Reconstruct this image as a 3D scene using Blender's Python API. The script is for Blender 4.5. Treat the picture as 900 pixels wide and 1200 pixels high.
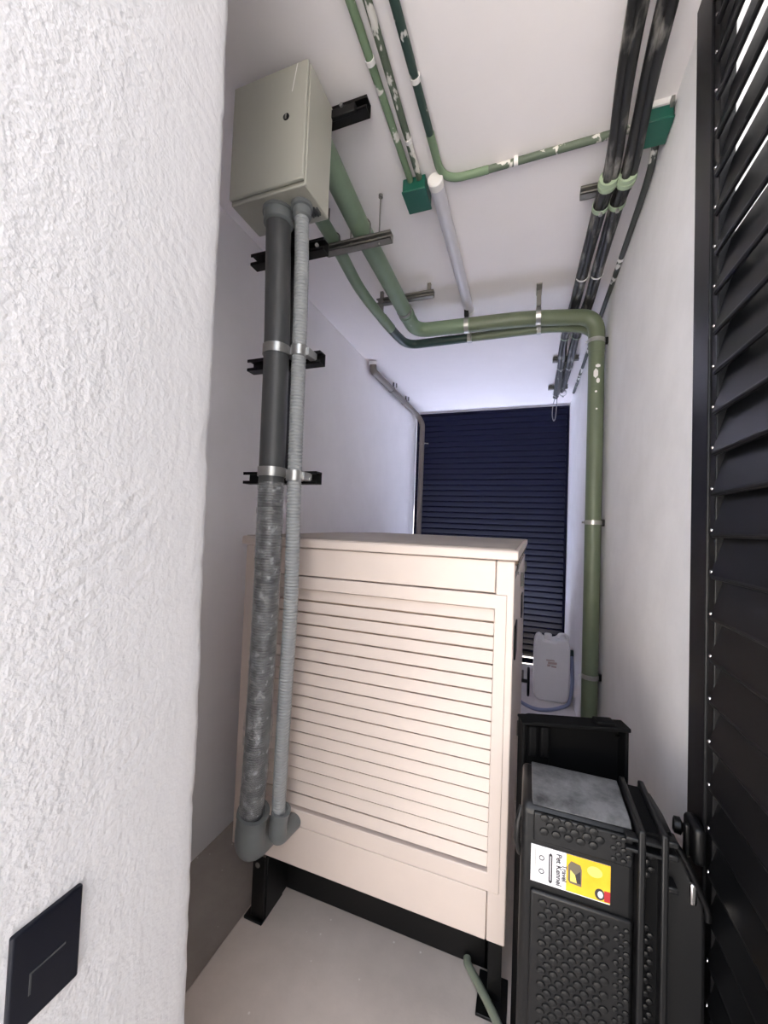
import bpy, bmesh, math, random
from mathutils import Vector, Matrix
random.seed(7)
for o in list(bpy.data.objects):
    bpy.data.objects.remove(o)
S = bpy.context.scene
COL = S.collection
PI = math.pi

# ------------------------------------------------------------------ camera
cam_d = bpy.data.cameras.new('camera')
cam_d.sensor_fit = 'VERTICAL'
cam_d.sensor_height = 36.0
cam_d.lens = 36.0 * 460.0 / 1200.0
cam_d.clip_start = 0.02
cam_o = bpy.data.objects.new('camera', cam_d)
COL.objects.link(cam_o)
cam_o.matrix_world = Matrix(((0.939306, -0.024925, 0.342174, 0.0),
                             (0.340922, -0.043891, -0.939066, 0.0),
                             (0.038424, 0.998725, -0.03273, 1.56),
                             (0, 0, 0, 1)))
S.camera = cam_o

# ------------------------------------------------------------------ sky, sun, exposure
W = bpy.data.worlds.new('sky')
S.world = W
W.use_nodes = True
bg = W.node_tree.nodes['Background']
bg.inputs[0].default_value = (0.88, 0.94, 1.08, 1)
bg.inputs[1].default_value = 1.0
sun_d = bpy.data.lights.new('sun', 'SUN')
sun_d.energy = 15.0
sun_d.angle = math.radians(1.0)
sun_d.color = (1.0, 0.97, 0.93)
sun_o = bpy.data.objects.new('sun', sun_d)
COL.objects.link(sun_o)
sun_o.location = (3, 8, 9)
sun_o.rotation_euler = Vector((-0.26, -0.45, -0.85)).to_track_quat('-Z', 'Y').to_euler()
S.view_settings.view_transform = 'Standard'
S.view_settings.look = 'None'
S.view_settings.gamma = 1.0
S.view_settings.use_curve_mapping = False
S.view_settings.exposure = 1.74
S.cycles.max_bounces = 12
S.cycles.diffuse_bounces = 8
S.cycles.use_denoising = True

# ------------------------------------------------------------------ materials
MATS = {}
def lin(c):
    return tuple(((v / 255.0) / 12.92) if v / 255.0 <= 0.04045 else (((v / 255.0) + 0.055) / 1.055) ** 2.4 for v in c)

def mat(name, rgb, rough=0.6, metal=0.0, var=0.0, vscale=8.0, rgb2=None, bump=0.0, bscale=80.0, bdist=0.002, spec=0.5):
    if name in MATS:
        return MATS[name]
    m = bpy.data.materials.new(name)
    m.use_nodes = True
    nt = m.node_tree
    b = nt.nodes['Principled BSDF']
    b.inputs['Roughness'].default_value = rough
    b.inputs['Metallic'].default_value = metal
    b.inputs['Specular IOR Level'].default_value = spec
    c = (*lin(rgb), 1)
    b.inputs['Base Color'].default_value = c
    tc = nt.nodes.new('ShaderNodeTexCoord')
    if var > 0 or rgb2:
        n = nt.nodes.new('ShaderNodeTexNoise')
        n.inputs['Scale'].default_value = vscale
        n.inputs['Detail'].default_value = 6
        n.inputs['Roughness'].default_value = 0.65
        nt.links.new(tc.outputs['Object'], n.inputs['Vector'])
        r = nt.nodes.new('ShaderNodeValToRGB')
        r.color_ramp.elements[0].position = 0.35
        r.color_ramp.elements[1].position = 0.65
        c2 = (*lin(rgb2), 1) if rgb2 else (*[max(0, min(1, v * (1 - var))) for v in c[:3]], 1)
        r.color_ramp.elements[0].color = c2
        r.color_ramp.elements[1].color = c
        nt.links.new(n.outputs['Fac'], r.inputs['Fac'])
        nt.links.new(r.outputs['Color'], b.inputs['Base Color'])
    if bump > 0:
        n2 = nt.nodes.new('ShaderNodeTexNoise')
        n2.inputs['Scale'].default_value = bscale
        n2.inputs['Detail'].default_value = 5
        nt.links.new(tc.outputs['Object'], n2.inputs['Vector'])
        bp = nt.nodes.new('ShaderNodeBump')
        bp.inputs['Strength'].default_value = bump
        bp.inputs['Distance'].default_value = bdist
        nt.links.new(n2.outputs['Fac'], bp.inputs['Height'])
        nt.links.new(bp.outputs['Normal'], b.inputs['Normal'])
    MATS[name] = m
    return m

def spotted(name, rgb, spot, lo=0.60, hi=0.63, scale=14.0, stretch=(1, 1, 1), rough=0.55):
    """base paint with irregular splashes of another paint"""
    if name in MATS:
        return MATS[name]
    m = bpy.data.materials.new(name)
    m.use_nodes = True
    nt = m.node_tree
    b = nt.nodes['Principled BSDF']
    b.inputs['Roughness'].default_value = rough
    tc = nt.nodes.new('ShaderNodeTexCoord')
    mp = nt.nodes.new('ShaderNodeMapping')
    mp.inputs['Scale'].default_value = stretch
    nt.links.new(tc.outputs['Object'], mp.inputs['Vector'])
    n = nt.nodes.new('ShaderNodeTexNoise')
    n.inputs['Scale'].default_value = scale
    n.inputs['Detail'].default_value = 4
    nt.links.new(mp.outputs[0], n.inputs['Vector'])
    r = nt.nodes.new('ShaderNodeValToRGB')
    r.color_ramp.elements[0].position = lo
    r.color_ramp.elements[1].position = hi
    r.color_ramp.elements[0].color = (*lin(rgb), 1)
    r.color_ramp.elements[1].color = (*lin(spot), 1)
    nt.links.new(n.outputs['Fac'], r.inputs['Fac'])
    nt.links.new(r.outputs['Color'], b.inputs['Base Color'])
    MATS[name] = m
    return m

def plaster_rough():
    m = bpy.data.materials.new('rough_plaster')
    m.use_nodes = True
    nt = m.node_tree
    N, L = nt.nodes, nt.links
    b = N['Principled BSDF']
    b.inputs['Base Color'].default_value = (*lin((218, 216, 218)), 1)
    b.inputs['Roughness'].default_value = 0.75
    tc = N.new('ShaderNodeTexCoord')
    # stipple
    n1 = N.new('ShaderNodeTexNoise'); n1.inputs['Scale'].default_value = 120; n1.inputs['Detail'].default_value = 6
    L.new(tc.outputs['Object'], n1.inputs['Vector'])
    # trowel arcs
    w = N.new('ShaderNodeTexWave'); w.wave_type = 'RINGS'; w.rings_direction = 'X'
    w.inputs['Scale'].default_value = 11; w.inputs['Distortion'].default_value = 5
    w.inputs['Detail'].default_value = 3; w.inputs['Detail Scale'].default_value = 2.2
    mp = N.new('ShaderNodeMapping'); mp.inputs['Location'].default_value = (0.58, -0.27, -1.72)
    L.new(tc.outputs['Object'], mp.inputs['Vector']); L.new(mp.outputs[0], w.inputs['Vector'])
    n2 = N.new('ShaderNodeTexNoise'); n2.inputs['Scale'].default_value = 5.0; n2.inputs['Detail'].default_value = 3
    L.new(tc.outputs['Object'], n2.inputs['Vector'])
    r2 = N.new('ShaderNodeValToRGB'); r2.color_ramp.elements[0].position = 0.46; r2.color_ramp.elements[1].position = 0.62
    L.new(n2.outputs['Fac'], r2.inputs['Fac'])
    # smooth towards the corner edge (troweled), rough away from it
    sx = N.new('ShaderNodeSeparateXYZ'); L.new(tc.outputs['Object'], sx.inputs[0])
    mr = N.new('ShaderNodeMapRange'); mr.inputs['From Min'].default_value = 0.60; mr.inputs['From Max'].default_value = 0.34
    mr.inputs['To Min'].default_value = 0.22; mr.inputs['To Max'].default_value = 1.0
    L.new(sx.outputs['Y'], mr.inputs['Value'])
    m1 = N.new('ShaderNodeMath'); m1.operation = 'MULTIPLY'; L.new(w.outputs['Fac'], m1.inputs[0]); L.new(r2.outputs['Color'], m1.inputs[1])
    m2 = N.new('ShaderNodeMath'); m2.operation = 'MULTIPLY_ADD'; m2.inputs[1].default_value = 0.45
    L.new(m1.outputs[0], m2.inputs[0]); L.new(n1.outputs['Fac'], m2.inputs[2])
    n3 = N.new('ShaderNodeTexNoise'); n3.inputs['Scale'].default_value = 16; n3.inputs['Detail'].default_value = 4
    mp3 = N.new('ShaderNodeMapping'); mp3.inputs['Scale'].default_value = (1, 2.2, 0.6)
    L.new(tc.outputs['Object'], mp3.inputs['Vector']); L.new(mp3.outputs[0], n3.inputs['Vector'])
    m3 = N.new('ShaderNodeMath'); m3.operation = 'ADD'
    L.new(m2.outputs[0], m3.inputs[0]); L.new(n3.outputs['Fac'], m3.inputs[1])
    m4 = N.new('ShaderNodeMath'); m4.operation = 'MULTIPLY'
    L.new(m3.outputs[0], m4.inputs[0]); L.new(mr.outputs[0], m4.inputs[1])
    bp = N.new('ShaderNodeBump'); bp.inputs['Strength'].default_value = 0.8; bp.inputs['Distance'].default_value = 0.0036
    L.new(m4.outputs[0], bp.inputs['Height']); L.new(bp.outputs['Normal'], b.inputs['Normal'])
    return m

def concrete(name, rgb, rgb2, speck):
    m = bpy.data.materials.new(name)
    m.use_nodes = True
    nt = m.node_tree
    N, L = nt.nodes, nt.links
    b = N['Principled BSDF']
    b.inputs['Roughness'].default_value = 0.7
    tc = N.new('ShaderNodeTexCoord')
    n = N.new('ShaderNodeTexNoise'); n.inputs['Scale'].default_value = 3.5; n.inputs['Detail'].default_value = 8; n.inputs['Roughness'].default_value = 0.65
    L.new(tc.outputs['Object'], n.inputs['Vector'])
    r = N.new('ShaderNodeValToRGB'); r.color_ramp.elements[0].position = 0.3; r.color_ramp.elements[1].position = 0.7
    r.color_ramp.elements[0].color = (*lin(rgb2), 1); r.color_ramp.elements[1].color = (*lin(rgb), 1)
    L.new(n.outputs['Fac'], r.inputs['Fac'])
    v = N.new('ShaderNodeTexVoronoi'); v.inputs['Scale'].default_value = 14
    L.new(tc.outputs['Object'], v.inputs['Vector'])
    r2 = N.new('ShaderNodeValToRGB'); r2.color_ramp.elements[0].position = 0.04; r2.color_ramp.elements[1].position = 0.07
    r2.color_ramp.elements[0].color = (1, 1, 1, 1); r2.color_ramp.elements[1].color = (0, 0, 0, 1)
    L.new(v.outputs['Distance'], r2.inputs['Fac'])
    mx = N.new('ShaderNodeMix'); mx.data_type = 'RGBA'
    L.new(r2.outputs['Color'], mx.inputs['Factor']); L.new(r.outputs['Color'], mx.inputs['A'])
    mx.inputs['B'].default_value = (*lin(speck), 1)
    L.new(mx.outputs['Result'], b.inputs['Base Color'])
    bp = N.new('ShaderNodeBump'); bp.inputs['Strength'].default_value = 0.15; bp.inputs['Distance'].default_value = 0.002
    n2 = N.new('ShaderNodeTexNoise'); n2.inputs['Scale'].default_value = 120
    L.new(tc.outputs['Object'], n2.inputs['Vector']); L.new(n2.outputs['Fac'], bp.inputs['Height']); L.new(bp.outputs['Normal'], b.inputs['Normal'])
    return m

def film():
    m = bpy.data.materials.new('clear_plastic_film')
    m.use_nodes = True
    nt = m.node_tree
    N, L = nt.nodes, nt.links
    out = N['Material Output']
    b = N['Principled BSDF']
    b.inputs['Base Color'].default_value = (0.75, 0.76, 0.77, 1)
    b.inputs['Roughness'].default_value = 0.12
    t = N.new('ShaderNodeBsdfTransparent')
    mx = N.new('ShaderNodeMixShader')
    tc = N.new('ShaderNodeTexCoord')
    n = N.new('ShaderNodeTexNoise'); n.inputs['Scale'].default_value = 40; n.inputs['Detail'].default_value = 5
    L.new(tc.outputs['Object'], n.inputs['Vector'])
    r = N.new('ShaderNodeMapRange'); r.inputs['From Min'].default_value = 0.4; r.inputs['From Max'].default_value = 0.75
    r.inputs['To Min'].default_value = 0.06; r.inputs['To Max'].default_value = 0.5
    L.new(n.outputs['Fac'], r.inputs['Value']); L.new(r.outputs[0], mx.inputs['Fac'])
    L.new(t.outputs[0], mx.inputs[1]); L.new(b.outputs[0], mx.inputs[2]); L.new(mx.outputs[0], out.inputs['Surface'])
    return m

M_PIER = plaster_rough()
M_WALL = mat('white_wall_paint', (240, 237, 238), 0.8, var=0.05, vscale=2.5, bump=0.25, bscale=60, bdist=0.002)
M_WALLR = mat('white_wall_streaky', (248, 247, 248), 0.8, var=0.06, vscale=5, bump=0.4, bscale=18, bdist=0.004)
M_CEIL = mat('ceiling_paint', (243, 238, 238), 0.85, var=0.03, vscale=2, bump=0.15, bscale=40)
M_FLOOR = concrete('floor_concrete', (172, 163, 155), (150, 141, 134), (200, 194, 186))
M_PAD = concrete('plinth_concrete', (218, 206, 197), (198, 187, 178), (236, 230, 224))
M_SCREED = concrete('pale_screed', (226, 220, 218), (204, 198, 196), (236, 232, 230))
M_GROUND = concrete('outside_concrete', (192, 189, 186), (174, 171, 168), (205, 203, 200))
M_BOUNCE_BLUE = mat('pale_blue_bounce', (208, 218, 252), 0.7, var=0.04, vscale=2)
M_BOUNCE_CREAM = mat('cream_bounce', (222, 210, 192), 0.85, var=0.05, vscale=1)
M_OUTW = mat('outer_white_wall', (206, 204, 199), 0.85, var=0.04, vscale=1)
M_NAVY = mat('navy_louvre_paint', (8, 12, 44), 0.6, var=0.12, vscale=4, spec=0.2)
M_BLACKP = mat('black_powder_coat', (14, 14, 16), 0.36, var=0.15, vscale=30, spec=0.35)
M_BLACKM = mat('black_metal', (8, 8, 9), 0.4, spec=0.35)
M_CREAM = mat('cream_canopy_paint', (214, 200, 191), 0.38, var=0.04, vscale=4, bump=0.06, bscale=300, bdist=0.0006)
M_CREAMD = mat('cream_roof_darker', (172, 160, 149), 0.6, var=0.1, vscale=5)
M_DARKIN = mat('dark_interior', (196, 176, 160), 0.8)
M_BOX = mat('grey_enclosure_paint', (176, 175, 164), 0.42, var=0.04, vscale=3)
M_PIPEG = mat('dark_grey_conduit', (76, 77, 78), 0.42, var=0.12, vscale=18)
M_PIPEL = mat('light_grey_conduit', (150, 153, 154), 0.4, var=0.08, vscale=10)
M_GLAND = mat('grey_plastic_fitting', (112, 116, 117), 0.4)
M_GALV = mat('galvanised_steel', (190, 190, 188), 0.32, metal=0.85, var=0.15, vscale=30)
M_STRUT = mat('grey_strut', (140, 138, 134), 0.5, metal=0.5, var=0.15, vscale=20)
M_GREENL = mat('sage_green_pipe', (122, 143, 120), 0.45, var=0.12, vscale=8)
M_GREENV = mat('olive_green_pipe', (108, 119, 96), 0.42, var=0.14, vscale=6)
M_GREENM = spotted('sage_pipe_paint_splashed', (118, 138, 114), (226, 224, 220), 0.70, 0.72, 12)
M_TEAL = mat('dark_teal_pipe', (38, 62, 58), 0.35, var=0.2, vscale=12)
M_JBOX = mat('green_junction_box', (18, 88, 72), 0.4)
M_CONDA = spotted('green_conduit_splashed', (114, 136, 108), (222, 220, 214), 0.63, 0.65, 11, (1, 1, 1))
M_CONDB = spotted('dusty_green_conduit', (88, 100, 84), (214, 212, 206), 0.55, 0.58, 26, (1, 0.4, 1))
M_CONDC = spotted('dark_green_conduit', (44, 66, 60), (206, 204, 200), 0.60, 0.63, 24, (1, 0.5, 1))
M_CONDW = spotted('dark_wall_conduit', (62, 66, 62), (226, 224, 220), 0.58, 0.61, 14, (1, 0.6, 1))
M_CABLE = spotted('dusty_black_cable', (30, 30, 30), (140, 137, 132), 0.56, 0.72, 26, (1, 0.3, 1), 0.45)
M_SLEEVE = mat('pale_green_sleeve', (160, 178, 150), 0.5)
M_DOWN = mat('taupe_drain_pipe', (116, 107, 100), 0.45, var=0.1, vscale=10)
M_WHITEP = mat('white_plastic', (232, 230, 228), 0.5)
M_TUBE = mat('frosted_tube', (206, 205, 212), 0.3, var=0.06, vscale=4)
M_CAN = mat('translucent_canister', (246, 244, 242), 0.4, var=0.04, vscale=6)
M_BLUEH = mat('blue_grey_hose', (134, 142, 172), 0.4)
M_CLEARH = mat('greenish_hose', (128, 136, 120), 0.3, var=0.1, vscale=20)
M_KENNEL = mat('black_moulded_plastic', (20, 20, 21), 0.42, spec=0.4, var=0.12, vscale=12, bump=0.1, bscale=250, bdist=0.0006)
M_KWORNLIT = mat('scuffed_lit_black_plastic', (124, 124, 125), 0.4, rgb2=(58, 59, 60), vscale=14, bump=0.1, bscale=120)
M_KDARK = mat('deep_black_plastic', (7, 7, 8), 0.7, spec=0.15)
M_LABW = mat('label_white', (236, 234, 238), 0.45)
M_LABY = mat('label_yellow', (245, 200, 50), 0.45, rgb2=(236, 178, 28), vscale=10)
M_LABY2 = mat('label_pale_yellow', (250, 222, 110), 0.45)
M_LABB = mat('label_dark_print', (52, 48, 52), 0.5)
M_LABT = mat('label_brown_print', (110, 100, 84), 0.5)
M_LABR = mat('label_red_print', (178, 38, 46), 0.5)
M_PLATE = mat('black_switch_plate', (15, 17, 28), 0.4, spec=0.3, bump=0.05, bscale=400, bdist=0.0005)
M_CHROME = mat('chrome', (225, 222, 218), 0.15, metal=1.0)
M_PINK = mat('faded_red_print', (206, 184, 178), 0.6)
M_FILM = film()
M_FOAM = mat('brown_seal', (120, 106, 94), 0.9, var=0.2, vscale=40)

# ------------------------------------------------------------------ geometry helpers
class MB:
    def __init__(self):
        self.v = []; self.f = []
    def add(self, vs, fs):
        k = len(self.v)
        self.v += [tuple(p) for p in vs]
        self.f += [tuple(i + k for i in f) for f in fs]
        return self
    def box(self, x0, x1, y0, y1, z0, z1):
        vs = [(x0, y0, z0), (x1, y0, z0), (x1, y1, z0), (x0, y1, z0), (x0, y0, z1), (x1, y0, z1), (x1, y1, z1), (x0, y1, z1)]
        return self.add(vs, [(0, 3, 2, 1), (4, 5, 6, 7), (0, 1, 5, 4), (1, 2, 6, 5), (2, 3, 7, 6), (3, 0, 4, 7)])
    def prism(self, pts, axis, a, b):
        """extrude a 2D outline along axis ('x': pts are (y,z); 'y': (x,z); 'z': (x,y))"""
        n = len(pts)
        def P(p, t):
            return {'x': (t, p[0], p[1]), 'y': (p[0], t, p[1]), 'z': (p[0], p[1], t)}[axis]
        vs = [P(p, a) for p in pts] + [P(p, b) for p in pts]
        fs = [tuple(range(n)), tuple(range(2 * n - 1, n - 1, -1))]
        fs += [(i, i + n, (i + 1) % n + n, (i + 1) % n) for i in range(n)]
        return self.add(vs, fs)
    def tube(self, path, r, seg=14, caps=True, jitter=0.0):
        path = [Vector(p) for p in path]
        n = len(path)
        rs = r if isinstance(r, (list, tuple)) else [r] * n
        T = []
        for i in range(n):
            t = path[min(i + 1, n - 1)] - path[max(i - 1, 0)]
            T.append(t.normalized())
        u = T[0].orthogonal().normalized()
        vs = []
        for i in range(n):
            u = (u - T[i] * u.dot(T[i])).normalized()
            w = T[i].cross(u)
            for k in range(seg):
                a = 2 * PI * k / seg
                rr = rs[i] * (1 + jitter * (random.random() - 0.5))
                vs.append(path[i] + (u * math.cos(a) + w * math.sin(a)) * rr)
        fs = []
        for i in range(n - 1):
            for k in range(seg):
                k2 = (k + 1) % seg
                fs.append((i * seg + k, i * seg + k2, (i + 1) * seg + k2, (i + 1) * seg + k))
        if caps:
            fs.append(tuple(range(seg - 1, -1, -1)))
            fs.append(tuple((n - 1) * seg + k for k in range(seg)))
        return self.add(vs, fs)
    def disc(self, c, axis, r, h, seg=16):
        c = Vector(c); a = Vector(axis).normalized()
        return self.tube([c, c + a * h], r, seg)
    def ring(self, c, axis, r0, r1, w, seg=20):
        """a flat band (rectangular section) round a pipe: r0 inner, r1 outer, width w along axis"""
        c = Vector(c); a = Vector(axis).normalized()
        u = a.orthogonal().normalized(); q = a.cross(u)
        vs = []
        for k in range(seg):
            d = u * math.cos(2 * PI * k / seg) + q * math.sin(2 * PI * k / seg)
            vs += [c + d * r0 - a * w / 2, c + d * r1 - a * w / 2, c + d * r1 + a * w / 2, c + d * r0 + a * w / 2]
        fs = []
        for k in range(seg):
            j = (k + 1) % seg
            for e in range(4):
                e2 = (e + 1) % 4
                fs.append((k * 4 + e, j * 4 + e, j * 4 + e2, k * 4 + e2))
        return self.add(vs, fs)
    def build(self, name, m, parent=None, smooth=False, bev=0.0, bseg=2):
        me = bpy.data.meshes.new(name)
        me.from_pydata(self.v, [], self.f)
        bm = bmesh.new(); bm.from_mesh(me)
        bmesh.ops.recalc_face_normals(bm, faces=bm.faces)
        bm.to_mesh(me); bm.free()
        me.materials.append(m)
        o = bpy.data.objects.new(name, me)
        COL.objects.link(o)
        if smooth or bev > 0:
            for p in me.polygons:
                p.use_smooth = True
            try:
                me.set_sharp_from_angle(angle=math.radians(42))
            except Exception:
                pass
        if bev > 0:
            mod = o.modifiers.new('bevel', 'BEVEL')
            mod.width = bev; mod.segments = bseg; mod.limit_method = 'ANGLE'; mod.angle_limit = math.radians(35)
        if parent is not None:
            attach(o, parent)
        return o

def origin(o):
    p = Vector((0, 0, 0))
    while o is not None:
        p = p + o.location
        o = o.parent
    return p
BASE = {}
def attach(o, parent):
    o.parent = parent
    o.matrix_parent_inverse = Matrix.Translation(-BASE.get(parent.name, Vector((0, 0, 0))))

def tag(o, label, cat=None, group=None, kind=None):
    o['label'] = label
    if cat: o['category'] = cat
    if group: o['group'] = group
    if kind: o['kind'] = kind
    return o

def thing(name, loc, label, cat, group=None, kind=None):
    o = bpy.data.objects.new(name, None)
    COL.objects.link(o)
    o.location = loc
    o.empty_display_size = 0.05
    BASE[o.name] = Vector(loc)
    return tag(o, label, cat, group, kind)

def fillet(pts, rad, n=8):
    """polyline with rounded corners; rad: number or list for the inner points"""
    pts = [Vector(p) for p in pts]
    out = [pts[0]]
    for i in range(1, len(pts) - 1):
        r = rad[i - 1] if isinstance(rad, (list, tuple)) else rad
        a = (pts[i - 1] - pts[i]); b = (pts[i + 1] - pts[i])
        d = min(r, a.length * 0.48, b.length * 0.48)
        p0 = pts[i] + a.normalized() * d
        p2 = pts[i] + b.normalized() * d
        for k in range(n + 1):
            t = k / n
            # blend of quadratic bezier, close to a circular arc
            out.append(p0 * (1 - t) ** 2 + pts[i] * 2 * t * (1 - t) + p2 * t ** 2)
    out.append(pts[-1])
    return out

def resample(path, step):
    path = [Vector(p) for p in path]
    out = [path[0]]; carry = 0.0
    for i in range(len(path) - 1):
        a, b = path[i], path[i + 1]
        L = (b - a).length
        d = step - carry
        while d <= L:
            out.append(a + (b - a) * (d / L)); d += step
        carry = L - (d - step)
    return out

def smooth_path(pts, n=10):
    """Catmull-Rom through the points"""
    P = [Vector(p) for p in pts]
    P = [P[0] * 2 - P[1]] + P + [P[-1] * 2 - P[-2]]
    out = []
    for i in range(1, len(P) - 2):
        for k in range(n):
            t = k / n
            a, b, c, d = P[i - 1], P[i], P[i + 1], P[i + 2]
            out.append(0.5 * ((2 * b) + (c - a) * t + (2 * a - 5 * b + 4 * c - d) * t * t + (3 * b - a - 3 * c + d) * t ** 3))
    out.append(P[-2])
    return out

def corrugated(path, r, pitch, depth):
    p = resample(path, pitch / 4)
    rs = [r - depth * (0.0, 0.25, 1.0, 0.25)[i % 4] for i in range(len(p))]
    return p, rs

def copy_of(o, loc, parent, name=None):
    c = o.copy()
    if name: c.name = name
    COL.objects.link(c)
    c.location = loc
    if parent is not None:
        attach(c, parent)
    return c

# ------------------------------------------------------------------ the setting
CZ = 3.03          # ceiling
XR = 0.435         # right wall
XL = -1.39         # left wall
YB = 5.25          # far end of the walls

def struct(o, label, cat):
    return tag(o, label, cat, kind='structure')

struct(MB().box(XL - 0.15, 0.60, -0.20, YB, -0.2, 0.0).build('floor', M_FLOOR), 'grey concrete floor of the narrow plant room', 'floor')
struct(MB().box(-0.978, XR - 0.001, 0.62, 3.30, 0.0, 0.06).build('plinth', M_PAD, bev=0.006), 'pale smooth concrete plinth under the cream generator', 'plinth')
struct(MB().box(XL - 0.15, 0.60, 0.20, 5.60, CZ, CZ + 0.18).build('ceiling', M_CEIL), 'white painted ceiling carrying green pipes', 'ceiling')
struct(MB().box(XL - 0.15, XL, 0.60, YB, 0.0, CZ).build('wall_left', M_WALL), 'smooth off-white wall behind the upright grey conduits', 'wall')
struct(MB().box(XR, XR + 0.15, 1.245, YB, 0.0, CZ).build('wall_right', M_WALLR), 'white plastered wall beside the upright olive pipe', 'wall')

struct(MB().box(XL + 0.001, XR - 0.001, 3.301, 4.90, 0.0, 0.004).build('floor_screed', M_SCREED), 'pale screeded floor strip behind the generator', 'floor')
# pier with the rough plastered reveal at the left of the doorway
pm = MB()
rows = 150
loop = []
yoff = 0.0
for i in range(rows + 1):
    z = CZ * i / rows
    yc = 0.612 - 0.0125 * (z - 0.6)
    yoff = 0.75 * yoff + (random.random() - 0.5) * 0.0028
    chip = 0.0
    if 1.66 < z < 1.74: chip = 0.006
    if random.random() < 0.06: chip += 0.003
    y = yc + yoff - chip
    e = 0.007 + 0.004 * random.random()
    loop.append([(-0.58 + (random.random() - .5) * 0.0006, 0.20, z), (-0.58, y - 0.035, z), (-0.5805 - 0.001 * random.random(), y - e - 0.004, z),
                 (-0.583, y - e * 0.45, z), (-0.588, y, z), (-0.62, y + 0.001, z), (-1.56, yc, z), (-1.56, 0.20, z)])
vs = [p for L in loop for p in L]
n = 8
fs = []
for i in range(rows):
    for k in range(n):
        k2 = (k + 1) % n
        fs.append((i * n + k, i * n + k2, (i + 1) * n + k2, (i + 1) * n + k))
fs.append(tuple(range(n - 1, -1, -1))); fs.append(tuple(rows * n + k for k in range(n)))
pm.add(vs, fs)
struct(pm.build('wall_front', M_PIER, smooth=True), 'bright white rough-plastered wall end in the left foreground', 'wall')

# outdoors round the room
struct(MB().box(-14, 14, -14, 16, -0.3, -0.21).build('ground', M_GROUND), 'pale concrete ground outside the plant room', 'ground')
struct(MB().box(-6, 6, 5.27, 14, -0.21, -0.12).build('bounce_paving', M_BOUNCE_BLUE), 'pale blue paving added beyond the far louvres to bounce light in', 'paving')  # added bounce surface; its pale blue tints the glow at the far end
struct(MB().box(1.7, 1.9, -3.0, 4.6, -0.25, 6.0).build('wall_outside', M_OUTW), 'tall white wall outside, glimpsed through the louvre gaps', 'wall')
struct(MB().box(-9, 9, -12.3, -12.0, -0.25, 2.5).build('wall_bounce', M_BOUNCE_CREAM), 'unseen cream wall added across the yard to bounce warm light', 'wall')  # added out of view; its cream bounces warm light through the doorway

# ---- far louvred screen
d2 = thing('door_2', (-0.48, 4.94, 0.0), 'dark navy louvred screen closing the far end of the room', 'louvre screen', kind='structure')
x0, x1 = XL + 0.014, XR - 0.004
MB().box(x0, x0 + 0.03, 4.915, 4.975, 0.022, 3.018).build('stile', M_NAVY, d2, bev=0.003)
MB().box(x1 - 0.03, x1, 4.915, 4.975, 0.022, 3.018).build('stile', M_NAVY, d2, bev=0.003)
MB().box(x0, x1, 4.915, 4.975, 2.99, 3.018).build('top_rail', M_NAVY, d2, bev=0.003)
MB().box(x0, x1, 4.915, 4.975, 0.022, 0.07).build('bottom_rail', M_NAVY, d2, bev=0.003)
# blade: inner edge high with a small lip, outer edge low
prof = [(4.902, -0.008), (4.912, 0.008), (4.989, -0.097), (4.987, -0.099), (4.906, -0.013)]
sl = MB().prism(prof, 'x', x0 + 0.028, x1 - 0.028).build('slat', M_NAVY, d2)
sl.location = (0, 0, 2.984)
k = 1
while 2.984 - 0.0685 * k > 0.16:
    copy_of(sl, (0, 0, 2.984 - 0.0685 * k), d2)
    k += 1

# ---- near louvred door standing open on the right
d1 = thing('door_1', (0.42, 0.74, 0.0), 'black metal louvred door standing open along the right edge', 'door', kind='structure')
DX0, DX1 = 0.400, 0.442
MB().box(DX0, DX1, 1.135, 1.232, 0.02, 2.98).build('stile', M_BLACKP, d1, bev=0.003)
MB().box(DX0, DX1, 0.22, 0.315, 0.02, 2.98).build('stile', M_BLACKP, d1, bev=0.003)
MB().box(DX0, DX1, 0.315, 1.135, 2.88, 2.98).build('top_rail', M_BLACKP, d1, bev=0.003)
MB().box(DX0, DX1, 0.315, 1.135, 0.02, 0.12).build('bottom_rail', M_BLACKP, d1, bev=0.003)
MB().box(DX0 + 0.006, DX1 - 0.004, 1.104, 1.136, 0.12, 2.88).build('slat_channel', M_BLACKP, d1, bev=0.002)
# blade: bullnosed lower edge towards the room, upper edge outside
prof = [(0.3995, 0.006), (0.398, 0.001), (0.400, -0.004), (0.405, -0.006), (0.4075, -0.003), (0.4365, 0.122), (0.4365, 0.130), (0.433, 0.131)]
sl1 = MB().prism([(a, b) for a, b in prof], 'y', 0.312, 1.108).build('slat', M_BLACKP, d1, bev=0.0012, bseg=2)
rv0 = None
for k in range(28):
    z = 2.133 + 0.0947 * (7 - k)
    if k == 0:
        s = sl1; s.location = (0, 0, z)
    else:
        s = copy_of(sl1, (0, 0, z), d1)
    if rv0 is None:
        q = MB()
        q.tube([(0.397, 1.098, 0.012), (0.3955, 1.098, 0.0125), (0.394, 1.098, 0.013)], [0.004, 0.0035, 0.0015], 8)
        rv0 = q.build('rivet', M_CHROME, d1, smooth=True)
        rv0.location = (0, 0, z)
    else:
        copy_of(rv0, (0, 0, z), d1)
# lock on the door stile
lk = MB().box(0.372, 0.400, 1.105, 1.175, 0.815, 0.900).build('lock_case', M_BLACKM, d1, bev=0.012, bseg=4)
q = MB()
q.tube([(0.392, 1.180, 0.852), (0.376, 1.182, 0.852), (0.371, 1.183, 0.852), (0.359, 1.185, 0.852), (0.356, 1.186, 0.852)], [0.009, 0.009, 0.019, 0.018, 0.012], 16)
q.build('thumb_turn', M_BLACKM, lk, smooth=True)
MB().box(0.362, 0.374, 1.125, 1.140, 0.82, 0.892).build('lever', M_BLACKM, lk, bev=0.004)

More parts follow.
